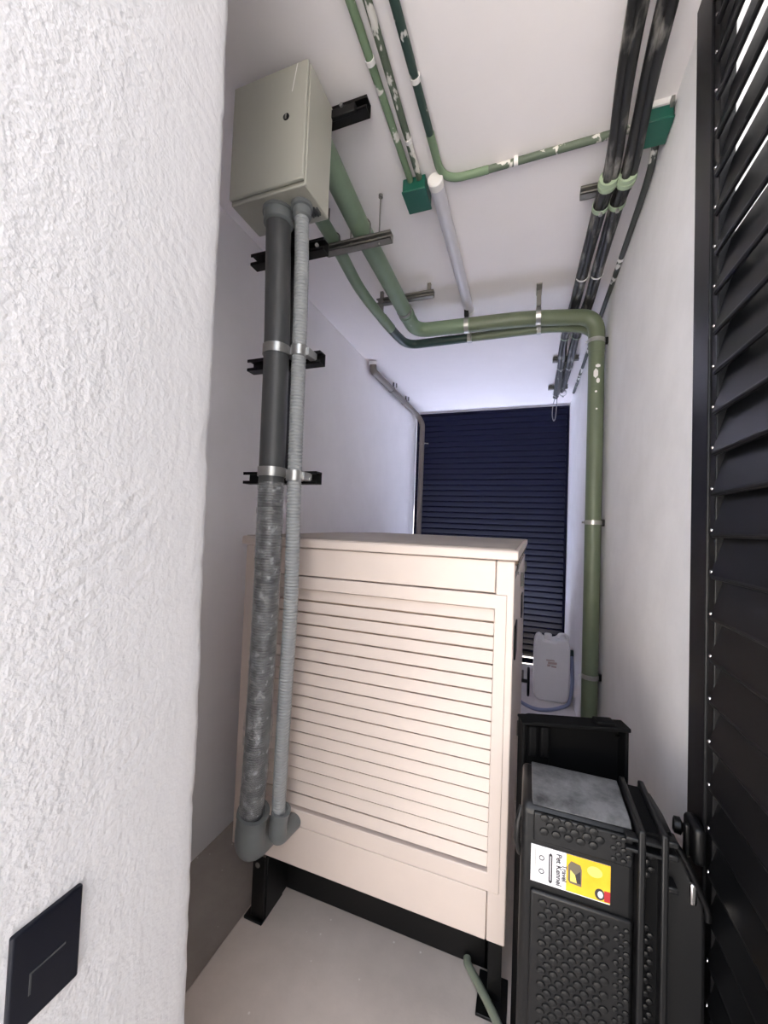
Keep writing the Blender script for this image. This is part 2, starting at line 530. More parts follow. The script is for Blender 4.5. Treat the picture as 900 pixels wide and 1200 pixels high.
# ------------------------------------------------------------------ generator
G = thing('generator', (-0.54, 2.1, 0.06), 'cream louvred generator canopy on a black skid filling the room', 'generator')
GX0, GX1, GY0, GY1, GZ0, GZ1 = -1.058, -0.031, 1.30, 2.90, 0.290, 1.462
OX0, OX1, OZ0, OZ1 = -0.966, -0.089, 0.497, 1.307
MB().box(GX0 + 0.004, GX1 - 0.012, 1.372, GY1, GZ0 + 0.004, GZ1).build('body', M_CREAM, G, bev=0.004)
MB().box(OX0 - 0.01, OX1 + 0.01, 1.338, 1.368, OZ0 - 0.02, OZ1 + 0.02).build('baffle', M_DARKIN, G)
MB().box(GX0, OX0 - 0.002, 1.303, 1.37, GZ0, GZ1 - 0.0015).build('corner_post', M_CREAM, G, bev=0.004)
MB().box(OX1 + 0.002, GX1, 1.303, 1.37, GZ0, GZ1 - 0.0015).build('corner_post', M_CREAM, G, bev=0.004)
MB().box(OX0 - 0.0005, OX1 + 0.0005, 1.302, 1.37, 1.357, GZ1 - 0.002).build('top_panel', M_CREAM, G, bev=0.003)
MB().box(OX0 - 0.0005, OX1 + 0.0005, 1.303, 1.37, GZ0, 0.436).build('sill_panel', M_CREAM, G, bev=0.003)
# louvre door frame, slightly proud of the posts
fr = MB()
def frame_xz(mb, ox0, ox1, oz0, oz1, ix0, ix1, iz0, iz1, y0, y1):
    o = [(ox0, oz0), (ox1, oz0), (ox1, oz1), (ox0, oz1)]
    i = [(ix0, iz0), (ix1, iz0), (ix1, iz1), (ix0, iz1)]
    vs = [(a, y0, b) for a, b in o] + [(a, y0, b) for a, b in i] + [(a, y1, b) for a, b in o] + [(a, y1, b) for a, b in i]
    fs = []
    for k in range(4):
        j = (k + 1) % 4
        fs += [(k, j, 4 + j, 4 + k), (8 + k, 12 + k, 12 + j, 8 + j), (k, 8 + k, 8 + j, j), (4 + k, 4 + j, 12 + j, 12 + k)]
    return mb.add(vs, fs)
frame_xz(fr, -1.018, -0.052, 0.440, 1.353, OX0, OX1, OZ0, OZ1, 1.2985, 1.345)
fr.build('louvre_frame', M_CREAM, G, bev=0.0035, bseg=3)
prof = [(1.303, 0.0), (1.312, 0.0358), (1.326, 0.0358), (1.326, 0.0338), (1.3145, 0.0338), (1.306, 0.002), (1.322, 0.002), (1.322, 0.0)]
gs = None
for k in range(18):
    z = 1.266 - 0.0447 * k
    if k == 17: z = OZ0 + 0.006
    if gs is None:
        gs = MB().prism(prof, 'x', OX0 + 0.0015, OX1 - 0.0015).build('slat', M_CREAM, G)
        gs.location = (0, 0.009, z)
    else:
        copy_of(gs, (0, 0.009, z), G)
rf = MB().prism([(GY0 - 0.012, 1.463), (GY0 - 0.012, 1.490), (GY0 - 0.006, 1.496), (2.08, 1.503), (2.905, 1.497), (2.91, 1.463)], 'x', GX0 - 0.012, GX1 + 0.010).build('roof', M_CREAM, G, bev=0.004)
MB().prism([(GY0 + 0.004, 1.4966), (GY0 + 0.004, 1.4985), (2.08, 1.5052), (2.895, 1.4992), (2.895, 1.4972), (2.08, 1.5032)], 'x', GX0, GX1).build('darker_top', M_CREAMD, rf)  # thin sheet over the roof, a darker cream than the lip
# right flank: doors, seal, hinges, latch, slot
for (ya, yb) in ((1.40, 2.10), (2.12, 2.86)):
    sd = MB().box(GX1 - 0.013, GX1 - 0.004, ya, yb, 0.33, 1.40).build('side_door', M_CREAM, G, bev=0.003)
    MB().box(GX1 - 0.0045, GX1 + 0.002, ya + 0.08, ya + 0.20, 1.10, 1.22).build('door_handle', M_BLACKM, sd, bev=0.003)
    for hz in (0.55, 1.28):
        MB().tube([(GX1 + 0.002, yb - 0.012, hz), (GX1 + 0.002, yb - 0.012, hz + 0.07)], 0.007, 10).build('hinge', M_STRUT, sd, smooth=True)
pts = [(GX1 - 0.001, 1.34 + 0.05 * i, 1.455 + 0.004 * math.sin(i * 1.7)) for i in range(30)]
MB().tube(pts, 0.009, 7, jitter=0.8).build('seal', M_FOAM, G)
MB().tube([(GX1 - 0.002, 1.375, 1.40), (GX1 + 0.006, 1.45, 1.425), (GX1 + 0.006, 1.52, 1.44)], 0.004, 8).build('stay_rod', M_STRUT, G, smooth=True)
for (y, z) in ((1.50, 1.405), (1.57, 1.43)):
    MB().tube([(GX1 - 0.01, y, z), (GX1 + 0.010, y, z)], 0.006, 8).build('bolt', M_CHROME, G, smooth=True)
# the canopy's right flank runs slightly outwards to the rear
for o_ in [G] + list(G.children_recursive):
    if o_.type == 'MESH' and o_.name.split('.')[0] in ('body', 'roof', 'darker_top', 'side_door', 'door_handle', 'hinge', 'seal'):
        for v_ in o_.data.vertices:
            if v_.co.x > -0.4 and v_.co.y > 1.3:
                v_.co.x += 0.030 * (v_.co.y - 1.3) / 1.6
# skid
MB().box(-0.925, -0.045, 1.44, 1.50, 0.062, 0.289).build('skid_beam', M_BLACKM, G, bev=0.004)
MB().box(-0.925, -0.045, 2.78, 2.84, 0.062, 0.289).build('skid_beam', M_BLACKM, G, bev=0.004)
for xa, xb in ((-0.945, -0.885), (-0.100, -0.040)):
    MB().box(xa + 0.048 if xa < -0.5 else xa, xb if xa < -0.5 else xb - 0.048, 1.30 if xa < -0.5 else 1.44, 2.86, 0.065, 0.2895).build('skid_rail', M_BLACKM, G, bev=0.003)
def foot(xa, xb, ya, yb):
    f_ = MB().box(xa, xb, ya, yb, 0.060, 0.070).build('foot', M_BLACKM, G, bev=0.002)
    return f_
f1 = foot(-0.965, -0.885, 1.275, 1.41)
foot(-0.112, -0.020, 1.30, 1.43)
foot(-0.965, -0.885, 2.75, 2.88); foot(-0.112, -0.020, 2.75, 2.88)
MB().box(-0.944, -0.888, 1.288, 1.296, 0.07, 0.289).build('foot_bracket', M_BLACKM, G, bev=0.002)
MB().box(-0.082, -0.040, 1.352, 1.360, 0.07, 0.289).build('foot_bracket', M_BLACKM, G, bev=0.002)
MB().disc((-0.922, 1.2885, 0.258), (0, -1, 0), 0.010, 0.0015, 14).build('bolt_hole', M_STRUT, G, smooth=True)
MB().disc((-0.060, 1.3525, 0.255), (0, -1, 0), 0.012, 0.0015, 14).build('bolt_hole', M_KDARK, G, smooth=True)
# drain valve with handwheel at the rear corner of the flank
q = MB().tube([(-0.01, 2.82, 0.56), (0.036, 2.82, 0.56)], 0.012, 10)
vw = q.build('valve_stem', M_BLACKM, G, smooth=True)
ringp = [(0.036, 2.82 + 0.085 * math.cos(2 * PI * i / 28), 0.56 + 0.085 * math.sin(2 * PI * i / 28)) for i in range(29)]
MB().tube(ringp, 0.008, 8, caps=False).build('handwheel', M_BLACKM, vw, smooth=True)
MB().tube([(0.036, 2.735, 0.56), (0.036, 2.905, 0.56)], 0.006, 8).build('spoke', M_BLACKM, vw, smooth=True)

# ------------------------------------------------------------------ enclosure and upright conduits
EB = thing('electrical_enclosure', (-0.81, 1.08, 2.602), 'grey metal electrical enclosure with keyhole, high on the left', 'electrical box')
BX0, BX1, BY0, BY1, BZ0, BZ1 = -0.953, -0.668, 1.012, 1.160, 2.602, 2.996
MB().box(BX0, BX1, BY0, BY1, BZ0, BZ1).build('body', M_BOX, EB, bev=0.004)
dr = MB().box(BX0 + 0.002, BX1 - 0.002, BY0 - 0.0145, BY0 - 0.002, BZ0 + 0.010, BZ1 - 0.003).build('door', M_BOX, EB, bev=0.004, bseg=3)
MB().disc((-0.740, BY0 - 0.0142, 2.826), (0, -1, 0), 0.011, 0.0025, 18).build('key_lock', M_BLACKM, dr, smooth=True)
MB().box(-0.7425, -0.7375, BY0 - 0.0185, BY0 - 0.0166, 2.818, 2.834).build('key_slot', M_STRUT, dr)
MB().prism([(-0.7085, 2.990), (-0.7055, 2.990), (-0.7215, 2.903), (-0.7235, 2.903)], 'y', BY0 - 0.0152, BY0 - 0.0144).build('painted_highlight', M_WHITEP, dr)  # highlight on the door, drawn as a thin white sliver
q = MB()
for i in range(9):
    q.box(-0.755 + 0.009 * i, -0.749 + 0.009 * i, 1.092 + 0.004 * (i % 3), 1.128 + 0.003 * (i % 2), 2.594, 2.6025)
q.build('cable_brush', M_PIPEG, EB, bev=0.001)

SP = thing('conduit_support', (-0.83, 1.19, CZ), 'black steel post hung from the ceiling with rails behind the conduits', 'bracket')
MB().box(-0.862, -0.804, 1.166, 1.205, 1.690, CZ).build('post', M_BLACKM, SP, bev=0.002)
def rail(mb, x0, x1, y0, y1, zc, h=0.041, t=0.0035):
    """slotted channel open towards the viewer's side (-y)"""
    mb.box(x0, x1, y1 - t, y1, zc - h / 2, zc + h / 2)
    mb.box(x0, x1, y0, y1, zc + h / 2 - t, zc + h / 2)
    mb.box(x0, x1, y0, y1, zc - h / 2, zc - h / 2 + t)
    mb.box(x0, x1, y0, y0 + t, zc + h / 2 - 0.010, zc + h / 2)
    mb.box(x0, x1, y0, y0 + t, zc - h / 2, zc - h / 2 + 0.010)
    return mb
for zc, xa, xb in ((2.497, -0.960, -0.664), (2.110, -0.952, -0.658), (1.707, -0.945, -0.652)):
    rl = rail(MB(), xa, xb, 1.127, 1.165, zc).build('rail', M_BLACKM, SP)
    MB().disc((xb - 0.022, 1.128, zc - 0.006), (0, -1, 0), 0.006, 0.008, 8).build('bolt', M_GALV, rl, smooth=True)
rl = rail(MB(), -0.862, -0.545, 1.166, 1.205, 2.992, 0.045).build('rail', M_BLACKM, SP)
MB().box(-0.672, -0.580, 1.150, 1.166, 2.955, 2.985).build('box_bracket', M_BLACKM, rl, bev=0.003)
MB().disc((-0.630, 1.150, 2.985), (0, -1, 0), 0.007, 0.006, 8).build('bolt', M_GALV, rl, smooth=True)

# thick dark conduit
KC = thing('flexible_conduit', (-0.85, 1.15, 0.36), 'thick dark grey conduit, its lower half wrapped in clear film', 'conduit')
big = smooth_path([(-0.813, 1.08, 2.602), (-0.803, 1.08, 2.36), (-0.795, 1.08, 2.12), (-0.795, 1.085, 1.715), (-0.804, 1.10, 1.305), (-0.823, 1.12, 1.016), (-0.852, 1.15, 0.712), (-0.885, 1.18, 0.497)], 14)
isplit = min(range(len(big)), key=lambda i: abs(big[i].z - 1.70))
MB().tube(big[:isplit + 1], 0.0415, 24).build('smooth_tube', M_PIPEG, KC, smooth=True)
p_, r_ = corrugated(big[isplit:], 0.0415, 0.0085, 0.0022)
MB().tube(p_, r_, 24).build('ribbed_tube', M_PIPEG, KC, smooth=True)
# clear film, crumpled near the bottom
fp = resample(big[isplit:-4], 0.006)
q = MB()
k0 = len(q.v)
rs = []
for i, p in enumerate(fp):
    a = 0.0434 + 0.0007 * math.sin(i * 0.9) + 0.0005 * random.random()
    if 0.80 < p.z < 0.92: a += 0.004 * random.random() + 0.002
    rs.append(a)
q.tube(fp, rs, 28, caps=False, jitter=0.03)
q.build('film_wrap', M_FILM, KC, smooth=True)
# film tail
tail = MB()
for j in range(3):
    base = Vector((-0.795 - 0.006 * j, 1.075 + 0.01 * j, 0.95 - 0.035 * j))
    vs = []; fs = []
    for a in range(9):
        for b_ in range(4):
            vs.append(base + Vector((0.006 * b_ + 0.006 * math.sin(a * 1.9 + j), -0.012 + 0.010 * math.sin(a * 1.3 + b_ * 1.1 + j), -0.010 * a)))
    for a in range(8):
        for b_ in range(3):
            fs.append((a * 4 + b_, a * 4 + b_ + 1, (a + 1) * 4 + b_ + 1, (a + 1) * 4 + b_))
    tail.add(vs, fs)
tail.build('film_tail', M_FILM, KC, smooth=True)
MB().tube([(-0.813, 1.08, 2.6015), (-0.8128, 1.08, 2.592), (-0.8125, 1.08, 2.59), (-0.811, 1.08, 2.558), (-0.811, 1.08, 2.553)], [0.053, 0.053, 0.049, 0.0495, 0.043], 24).build('top_gland', M_GLAND, KC, smooth=True)
# elbow fitting into the canopy
def elbow(parent, c0, r, drop, yend, m):
    """socket below a pipe end at c0 (pipe axis downwards), turning towards +y"""
    c = Vector(c0)
    path = fillet([c + Vector((0.012, -0.006, 0.045)), c, c + Vector((-0.006, 0.006, -drop)), Vector((c.x - 0.004, yend, c.z - drop - 0.012))], [0.02, drop * 0.8], 7)
    rs = []
    for i in range(len(path)):
        rs.append(r)
    rs[0] = r * 0.93
    o = MB().tube(path, rs, 22).build('elbow', m, parent, smooth=True)
    a = (path[0] - path[3]).normalized()
    MB().ring(path[0] + a * 0.002, a, r * 0.80, r * 1.07, 0.016, 24).build('collar', m, o, smooth=True)
    return o
elbow(KC, (-0.884, 1.184, 0.492), 0.052, 0.085, 1.298, M_GLAND)

# thin corrugated conduit
KS = thing('corrugated_conduit', (-0.75, 1.15, 0.42), 'slim light grey corrugated conduit beside the thick dark one', 'conduit')
sm = smooth_path([(-0.723, 1.08, 2.595), (-0.712, 1.08, 2.36), (-0.708, 1.08, 2.09), (-0.707, 1.085, 1.70), (-0.712, 1.105, 1.314), (-0.733, 1.13, 1.028), (-0.757, 1.16, 0.729), (-0.778, 1.19, 0.525)], 14)
p_, r_ = corrugated(sm, 0.0235, 0.0105, 0.0026)
MB().tube(p_, r_, 18).build('ribbed_tube', M_PIPEL, KS, smooth=True)
MB().tube([(-0.723, 1.08, 2.6015), (-0.7225, 1.08, 2.588), (-0.722, 1.08, 2.586), (-0.7205, 1.08, 2.560), (-0.720, 1.08, 2.555)], [0.036, 0.036, 0.029, 0.030, 0.0245], 20).build('top_gland', M_GLAND, KS, smooth=True)
elbow(KS, (-0.777, 1.192, 0.522), 0.030, 0.055, 1.298, M_GLAND)

# clamps tying both conduits to the rails (parts of the support)
def saddle(parent, c, r, yrail, w=0.026):
    c = Vector(c)
    o = MB().ring(c, (0, 0, 1), r + 0.0003, r + 0.003, w, 24).build('clamp', M_GALV, parent, smooth=True)
    MB().box(c.x + r * 0.55, c.x + r * 0.55 + 0.022, c.y, yrail, c.z - w / 2 + 0.003, c.z + w / 2 - 0.003).build('clamp_ear', M_GALV, o, bev=0.002)
    return o
for zc in (2.110, 1.707):
    b = min(big, key=lambda p: abs(p.z - (zc + 0.008))); s_ = min(sm, key=lambda p: abs(p.z - (zc - 0.004)))
    saddle(SP, (b.x, b.y, zc + 0.012), 0.0425, 1.135, 0.030)
    saddle(SP, (s_.x, s_.y, zc), 0.0242, 1.135, 0.032)

# ------------------------------------------------------------------ green pipes
VX, VY = 0.374, 2.645
GP = thing('green_pipe', (VX, VY, 0.0), 'thick green pipe bending across the ceiling and down the right wall', 'pipe')
LY, LZ = 2.545, 2.885
path_a = [(-0.7235, 1.163, 2.905), (-0.742, 1.58, 2.900), (-0.745, 2.33, 2.892)]
MB().tube(path_a, 0.0445, 22).build('pipe_run', M_GREENL, GP, smooth=True)
path_b = fillet([(-0.745, 2.32, 2.892), (-0.742, LY - 0.02, LZ), (-0.38, LY, LZ)], 0.19, 14)
MB().tube(path_b, 0.0455, 22).build('bend', M_GREENM, GP, smooth=True)
path_c = fillet([(-0.38, LY, LZ), (-0.05, LY + 0.015, LZ), (VX - 0.004, VY - 0.005, LZ - 0.005), (VX, VY, 2.66)], [0.1, 0.19], 14)
MB().tube(path_c, 0.0465, 22).build('pipe_elbow', M_GREENV, GP, smooth=True)
MB().tube([(VX, VY, 2.68), (VX, VY, 0.005)], 0.0445, 22).build('down_pipe', M_GREENV, GP, smooth=True)
MB().ring((-0.745, 2.318, 2.892), (0, 1, 0), 0.0446, 0.0485, 0.03, 24).build('coupling', M_GREENL, GP, smooth=True)
for zc in (2.755, 1.622, 0.712):
    if zc > 2.7:
        cl = MB().ring((VX - 0.003, VY - 0.002, zc - 0.03), (0.06, 0, 1), 0.0468, 0.0495, 0.026, 24).build('clamp', M_GALV, GP, smooth=True)
        zc -= 0.03
    else:
        cl = MB().ring((VX, VY, zc), (0, 0, 1), 0.0448, 0.0478, 0.026, 24).build('clamp', M_GALV, GP, smooth=True)
    MB().box(VX + 0.040, XR, VY - 0.012, VY + 0.010, zc - 0.020, zc + 0.020).build('clamp_foot', M_BLACKM, cl, bev=0.003)
    MB().disc((VX - 0.046, VY - 0.008, zc), (-1, 0, 0), 0.007, 0.016, 8).build('bolt', M_GALV, cl, smooth=True)
for (dz, dx, w, h) in ((2.515, -0.010, 0.024, 0.060), (2.470, 0.006, 0.018, 0.034), (2.560, 0.004, 0.026, 0.022), (2.405, -0.006, 0.012, 0.014), (2.30, 0.0, 0.010, 0.012)):
    a0 = -PI / 2 + dx * 18
    vs = []; fs = []
    for i in range(5):
        a = a0 + (i - 2) / 2 * w / 0.0445 / 2
        for j in (-1, 1):
            vs.append((VX + 0.0452 * math.cos(a), VY + 0.0452 * math.sin(a), dz + j * h / 2 * (1 - 0.5 * abs(i - 2) / 2)))
    for i in range(4):
        fs.append((2 * i, 2 * i + 1, 2 * i + 3, 2 * i + 2))
    MB().add(vs, fs).build('paint_splash', M_WHITEP, GP)

GS = thing('slim_green_pipe', (0.385, 2.76, 0.0), 'slimmer green pipe curving beneath the thick green one, partly dark teal', 'pipe')
ax = [(-0.8695, 1.209, 2.884), (-0.880, 1.58, 2.878), (-0.905, 1.95, 2.868), (-0.888, 2.30, 2.862)]
MB().tube(smooth_path(ax, 8), 0.030, 18).build('pipe_run', M_GREENL, GS, smooth=True)
bx = fillet([(-0.888, 2.29, 2.862), (-0.872, 2.46, 2.858), (-0.84, 2.655, 2.855), (-0.40, 2.655, 2.855)], [0.05, 0.20], 12)
MB().tube(bx, 0.0295, 18).build('bend', M_TEAL, GS, smooth=True)
MB().tube([(-0.888, 2.27, 2.8625), (-0.876, 2.40, 2.8595)], 0.0315, 18).build('coupling', M_GREENL, GS, smooth=True)
cx = fillet([(-0.40, 2.655, 2.855), (0.15, 2.66, 2.855), (0.388, 2.745, 2.85), (0.388, 2.745, 0.005)], [0.1, 0.12], 10)
MB().tube(cx, 0.028, 18).build('pipe_tail', M_GREENV, GS, smooth=True)

# strut hangers
def bolt_rod(parent, x, y, z0, z1, r=0.0035):
    return MB().tube([(x, y, z0), (x, y, z1)], r, 8).build('threaded_rod', M_STRUT, parent, smooth=True)
H1 = thing('strut_hanger', (-0.75, 1.58, 2.85), 'grey strut on a threaded rod under the green pipes, nearest the enclosure', 'hanger', 'strut hangers under the green pipes')
rail(MB(), -0.912, -0.590, 1.560, 1.600, 2.829, 0.036).build('strut', M_STRUT, H1)
bolt_rod(H1, -0.648, 1.578, 2.80, CZ)
bolt_rod(H1, -0.905, 1.578, 2.80, CZ)
MB().disc((-0.648, 1.578, CZ - 0.012), (0, 0, 1), 0.010, 0.012, 10).build('anchor', M_STRUT, H1, smooth=True)
for (x, z, r) in ((-0.742, 2.900, 0.0452), (-0.880, 2.878, 0.0306)):
    ua = [(x - r - 0.003, 1.582, 2.82)] + [(x + (r + 0.003) * math.cos(a), 1.582, z + (r + 0.003) * math.sin(a)) for a in [PI - PI * i / 12 for i in range(13)]] + [(x + r + 0.003, 1.582, 2.82)]
    MB().tube(ua, 0.003, 8).build('u_bolt', M_STRUT, H1, smooth=True)
H2 = thing('strut_hanger', (-0.70, 2.27, 2.95), 'grey strut above the green pipes just before their bend', 'hanger', 'strut hangers under the green pipes')
rail(MB(), -0.925, -0.560, 2.25, 2.285, 2.965, 0.036).build('strut', M_STRUT, H2)
MB().box(-0.905, -0.885, 2.258, 2.278, 2.88, CZ).build('stand_off', M_STRUT, H2)
MB().box(-0.60, -0.58, 2.258, 2.278, 2.975, CZ).build('stand_off', M_STRUT, H2)
MB().ring((-0.7448, 2.268, 2.8927), (0, 1, 0), 0.0447, 0.0475, 0.02, 24).build('clamp', M_STRUT, H2, smooth=True)
MB().box(-0.755, -0.735, 2.258, 2.278, 2.935, 2.955).build('clamp_ear', M_STRUT, H2)

def drop_bracket(x, label, skew):
    t = thing('drop_bracket', (x, LY, CZ), label, 'bracket', 'drop brackets on the cross run of green pipe')
    st = MB().box(x - 0.013, x + 0.013, 2.50, 2.545, 2.928, CZ).build('channel', M_BLACKM if skew else M_STRUT, t, bev=0.002)
    MB().box(x - 0.016, x + 0.016, 2.44, 2.56, CZ - 0.010, CZ).build('top_plate', M_STRUT, t, bev=0.002)
    yy = LY + (0.0 if skew else 0.008)
    MB().ring((x, yy, LZ), (1, 0, 0), 0.0468, 0.0502, 0.028, 24).build('clamp', M_GALV, t, smooth=True)
    MB().ring((x + 0.006, 2.655, 2.855), (1, 0, 0), 0.0302, 0.034, 0.026, 20).build('clamp', M_GALV, t, smooth=True)
    MB().box(x - 0.004, x + 0.018, 2.590, 2.605, 2.80, 2.86).build('clamp_ear', M_GALV, t, bev=0.002)
drop_bracket(-0.400, 'black drop bracket clamping green pipe beside the tube light end', True)
drop_bracket(0.036, 'grey drop bracket clamping green pipe nearer the olive elbow', False)

# ------------------------------------------------------------------ tube light, ceiling conduits, junction boxes
TL = thing('tube_light', (-0.39, 2.05, CZ), 'unlit frosted tube light on the ceiling between the green pipes', 'lamp')
MB().box(-0.412, -0.368, 1.56, 2.54, CZ - 0.014, CZ).build('base', M_WHITEP, TL, bev=0.003)
MB().tube([(-0.39, 1.560, 2.990), (-0.39, 2.545, 2.990)], 0.030, 20).build('diffuser', M_TUBE, TL, smooth=True)
MB().tube([(-0.39, 1.525, 2.990), (-0.39, 1.53, 2.990), (-0.39, 1.562, 2.990)], [0.027, 0.0325, 0.0325], 20).build('end_cap', M_WHITEP, TL, smooth=True)
MB().tube([(-0.39, 2.543, 2.990), (-0.39, 2.575, 2.990)], 0.0325, 20).build('end_cap', M_WHITEP, TL, smooth=True)

J1 = thing('junction_box', (-0.478, 1.595, CZ), 'dark green junction box on the ceiling beside the tube light', 'junction box', 'green junction boxes on the ceiling')
MB().box(-0.530, -0.432, 1.53, 1.645, 2.968, CZ - 0.003).build('body', M_JBOX, J1, bev=0.004)
MB().box(-0.533, -0.429, 1.527, 1.648, 2.964, 2.972).build('lid', M_JBOX, J1, bev=0.003)
MB().box(-0.520, -0.442, 1.54, 1.635, CZ - 0.004, CZ).build('back_plate', M_WHITEP, J1)
J2 = thing('junction_box', (0.385, 1.56, CZ), 'dark green junction box in the right corner behind the black cables', 'junction box', 'green junction boxes on the ceiling')
MB().box(0.342, 0.430, 1.505, 1.605, 2.966, 3.010).build('body', M_JBOX, J2, bev=0.004)
MB().box(0.340, 0.432, 1.503, 1.607, 2.961, 2.969).build('lid', M_JBOX, J2, bev=0.003)
MB().box(0.336, 0.433, 1.500, 1.612, 3.010, CZ).build('back_plate', M_WHITEP, J2)
MB().box(0.415, 0.425, 1.480, 1.500, 2.99, 3.012).build('lug', M_STRUT, J2)

def conduit(name, label, segs, clips, group=None, base=None):
    t = thing(name, base or segs[0][0][0], label, 'conduit', group)
    for path, r, m, nm in segs:
        MB().tube(path, r, 14).build(nm, m, t, smooth=True)
    for (c, ax_, r) in clips:
        MB().ring(c, ax_, r + 0.0002, r + 0.0025, 0.016, 16).build('clip', M_WHITEP, t, smooth=True)
        MB().box(c[0] - 0.008, c[0] + 0.008, c[1] - 0.008, c[1] + 0.008, c[2] + r, CZ).build('clip_base', M_WHITEP, t)
    return t
conduit('ceiling_conduit', 'pale green ceiling conduit, left of the pair entering the junction box',
        [([(-0.503, 0.45, 3.013), (-0.497, 1.0, 3.013), (-0.496, 1.535, 3.013)], 0.0130, M_CONDA, 'tube')],
        [((-0.497, 1.08, 3.013), (0, 1, 0), 0.0130)], 'ceiling conduits')
conduit('ceiling_conduit', 'dusty green ceiling conduit with plaster smears, right of the pair',
        [([(-0.450, 0.45, 3.013), (-0.452, 1.0, 3.013), (-0.458, 1.535, 3.013)], 0.0125, M_CONDB, 'tube')],
        [((-0.4555, 1.36, 3.013), (0, 1, 0), 0.0125)], 'ceiling conduits')
bend = fillet([(-0.372, 1.36, 3.012), (-0.368, 1.575, 3.012), (-0.18, 1.575, 3.012)], 0.13, 12)
conduit('ceiling_conduit', 'dark green ceiling conduit with pale bend, turning towards the black cables',
        [([(-0.392, 0.45, 3.012), (-0.372, 1.375, 3.012)], 0.0138, M_CONDC, 'tube'),
         (bend, 0.0150, M_CONDA, 'bend'),
         ([(-0.20, 1.575, 3.012), (0.345, 1.562, 3.012)], 0.0138, M_CONDB, 'tube')],
        [((-0.3755, 1.17, 3.012), (0, 1, 0), 0.0138), ((-0.075, 1.572, 3.012), (1, 0, 0), 0.0138)], 'ceiling conduits')
wc = thing('wall_conduit', (0.418, 1.62, 2.99), 'thin dark conduit along the top of the right wall', 'conduit')
wpath = [(0.405, 1.60, 2.990), (0.4195, 1.80, 2.975), (0.4205, 2.4, 2.972), (0.4205, 3.2, 2.985), (0.4205, 4.40, 2.992)]
MB().tube(smooth_path(wpath, 8), 0.0125, 12).build('tube', M_CONDW, wc, smooth=True)
for y in (2.25, 2.9, 3.35, 3.9):
    MB().ring((0.4205, y, 2.972 + max(0, (y - 2.4)) * 0.012), (0, 1, 0), 0.0127, 0.016, 0.018, 14).build('clip', M_WHITEP, wc, smooth=True)

# ------------------------------------------------------------------ black cables under the ceiling
def bundle(label, ctr, n, r, off, sleeve_y):
    t = thing('cable_bundle', ctr[0], label, 'cables', 'black cable bundles under the ceiling')
    base = resample(smooth_path(ctr, 12), 0.06)
    for k in range(n):
        ph = 2 * PI * k / n
        pts = []
        for i, p in enumerate(base):
            a = ph + 0.10 * i * 0.5 + 0.4 * math.sin(i * 0.21 + k)
            wob = 1 + 0.25 * math.sin(i * 0.37 + 2 * k)
            pts.append(p + Vector((math.cos(a) * off * wob, 0, math.sin(a) * off * 0.8)))
        MB().tube(pts, r, 9).build('cable', M_CABLE, t, smooth=True)
    for y in sleeve_y:
        c = min(base, key=lambda p: abs(p.y - y))
        MB().tube([c + Vector((0, -0.022, 0)), c + Vector((0, 0.022, 0))], off + r + 0.004, 18).build('sleeve', M_SLEEVE, t, smooth=True)
        MB().ring(c + Vector((0, 0.004, 0)), (0, 1, 0), off + r + 0.004, off + r + 0.006, 0.010, 18).build('band', M_SLEEVE, t, smooth=True)
    for y in (2.33, 3.08):
        c = min(base, key=lambda p: abs(p.y - y))
        MB().ring(c, (0, 1, 0), off + r - 0.001, off + r + 0.0018, 0.010, 16).build('cable_tie', M_SLEEVE if y > 3 else M_WHITEP, t, smooth=True)
    return t
bundle('left black dusty cable bundle under the ceiling', [(0.248, 0.45, 2.984), (0.248, 1.20, 2.950), (0.270, 1.66, 2.955), (0.258, 1.84, 2.955), (0.247, 2.44, 2.950), (0.230, 3.09, 2.984), (0.240, 3.6, 2.950), (0.246, 4.36, 2.945)], 4, 0.0155, 0.0150, (1.68,))
bundle('right black dusty cable bundle, nearer the right wall', [(0.318, 0.45, 2.945), (0.318, 1.25, 2.950), (0.334, 1.70, 2.955), (0.322, 1.84, 2.955), (0.320, 2.46, 2.950), (0.305, 3.11, 2.984), (0.302, 3.6, 2.950), (0.292, 4.30, 2.984)], 4, 0.0155, 0.0150, (1.71,))
lp = thing('cable_loop', (0.252, 4.40, 2.93), 'thin loose cable loop hanging at the far end of the bundles', 'cable')
MB().tube(smooth_path([(0.262, 4.36, 2.940), (0.262, 4.42, 2.86), (0.256, 4.44, 2.76), (0.240, 4.44, 2.72), (0.224, 4.44, 2.78), (0.228, 4.42, 2.88), (0.244, 4.36, 2.940)], 8), 0.004, 8).build('loop', M_PIPEL, lp, smooth=True)
lp['label'] = 'thin loose cable loop hanging at the far end of the bundles'
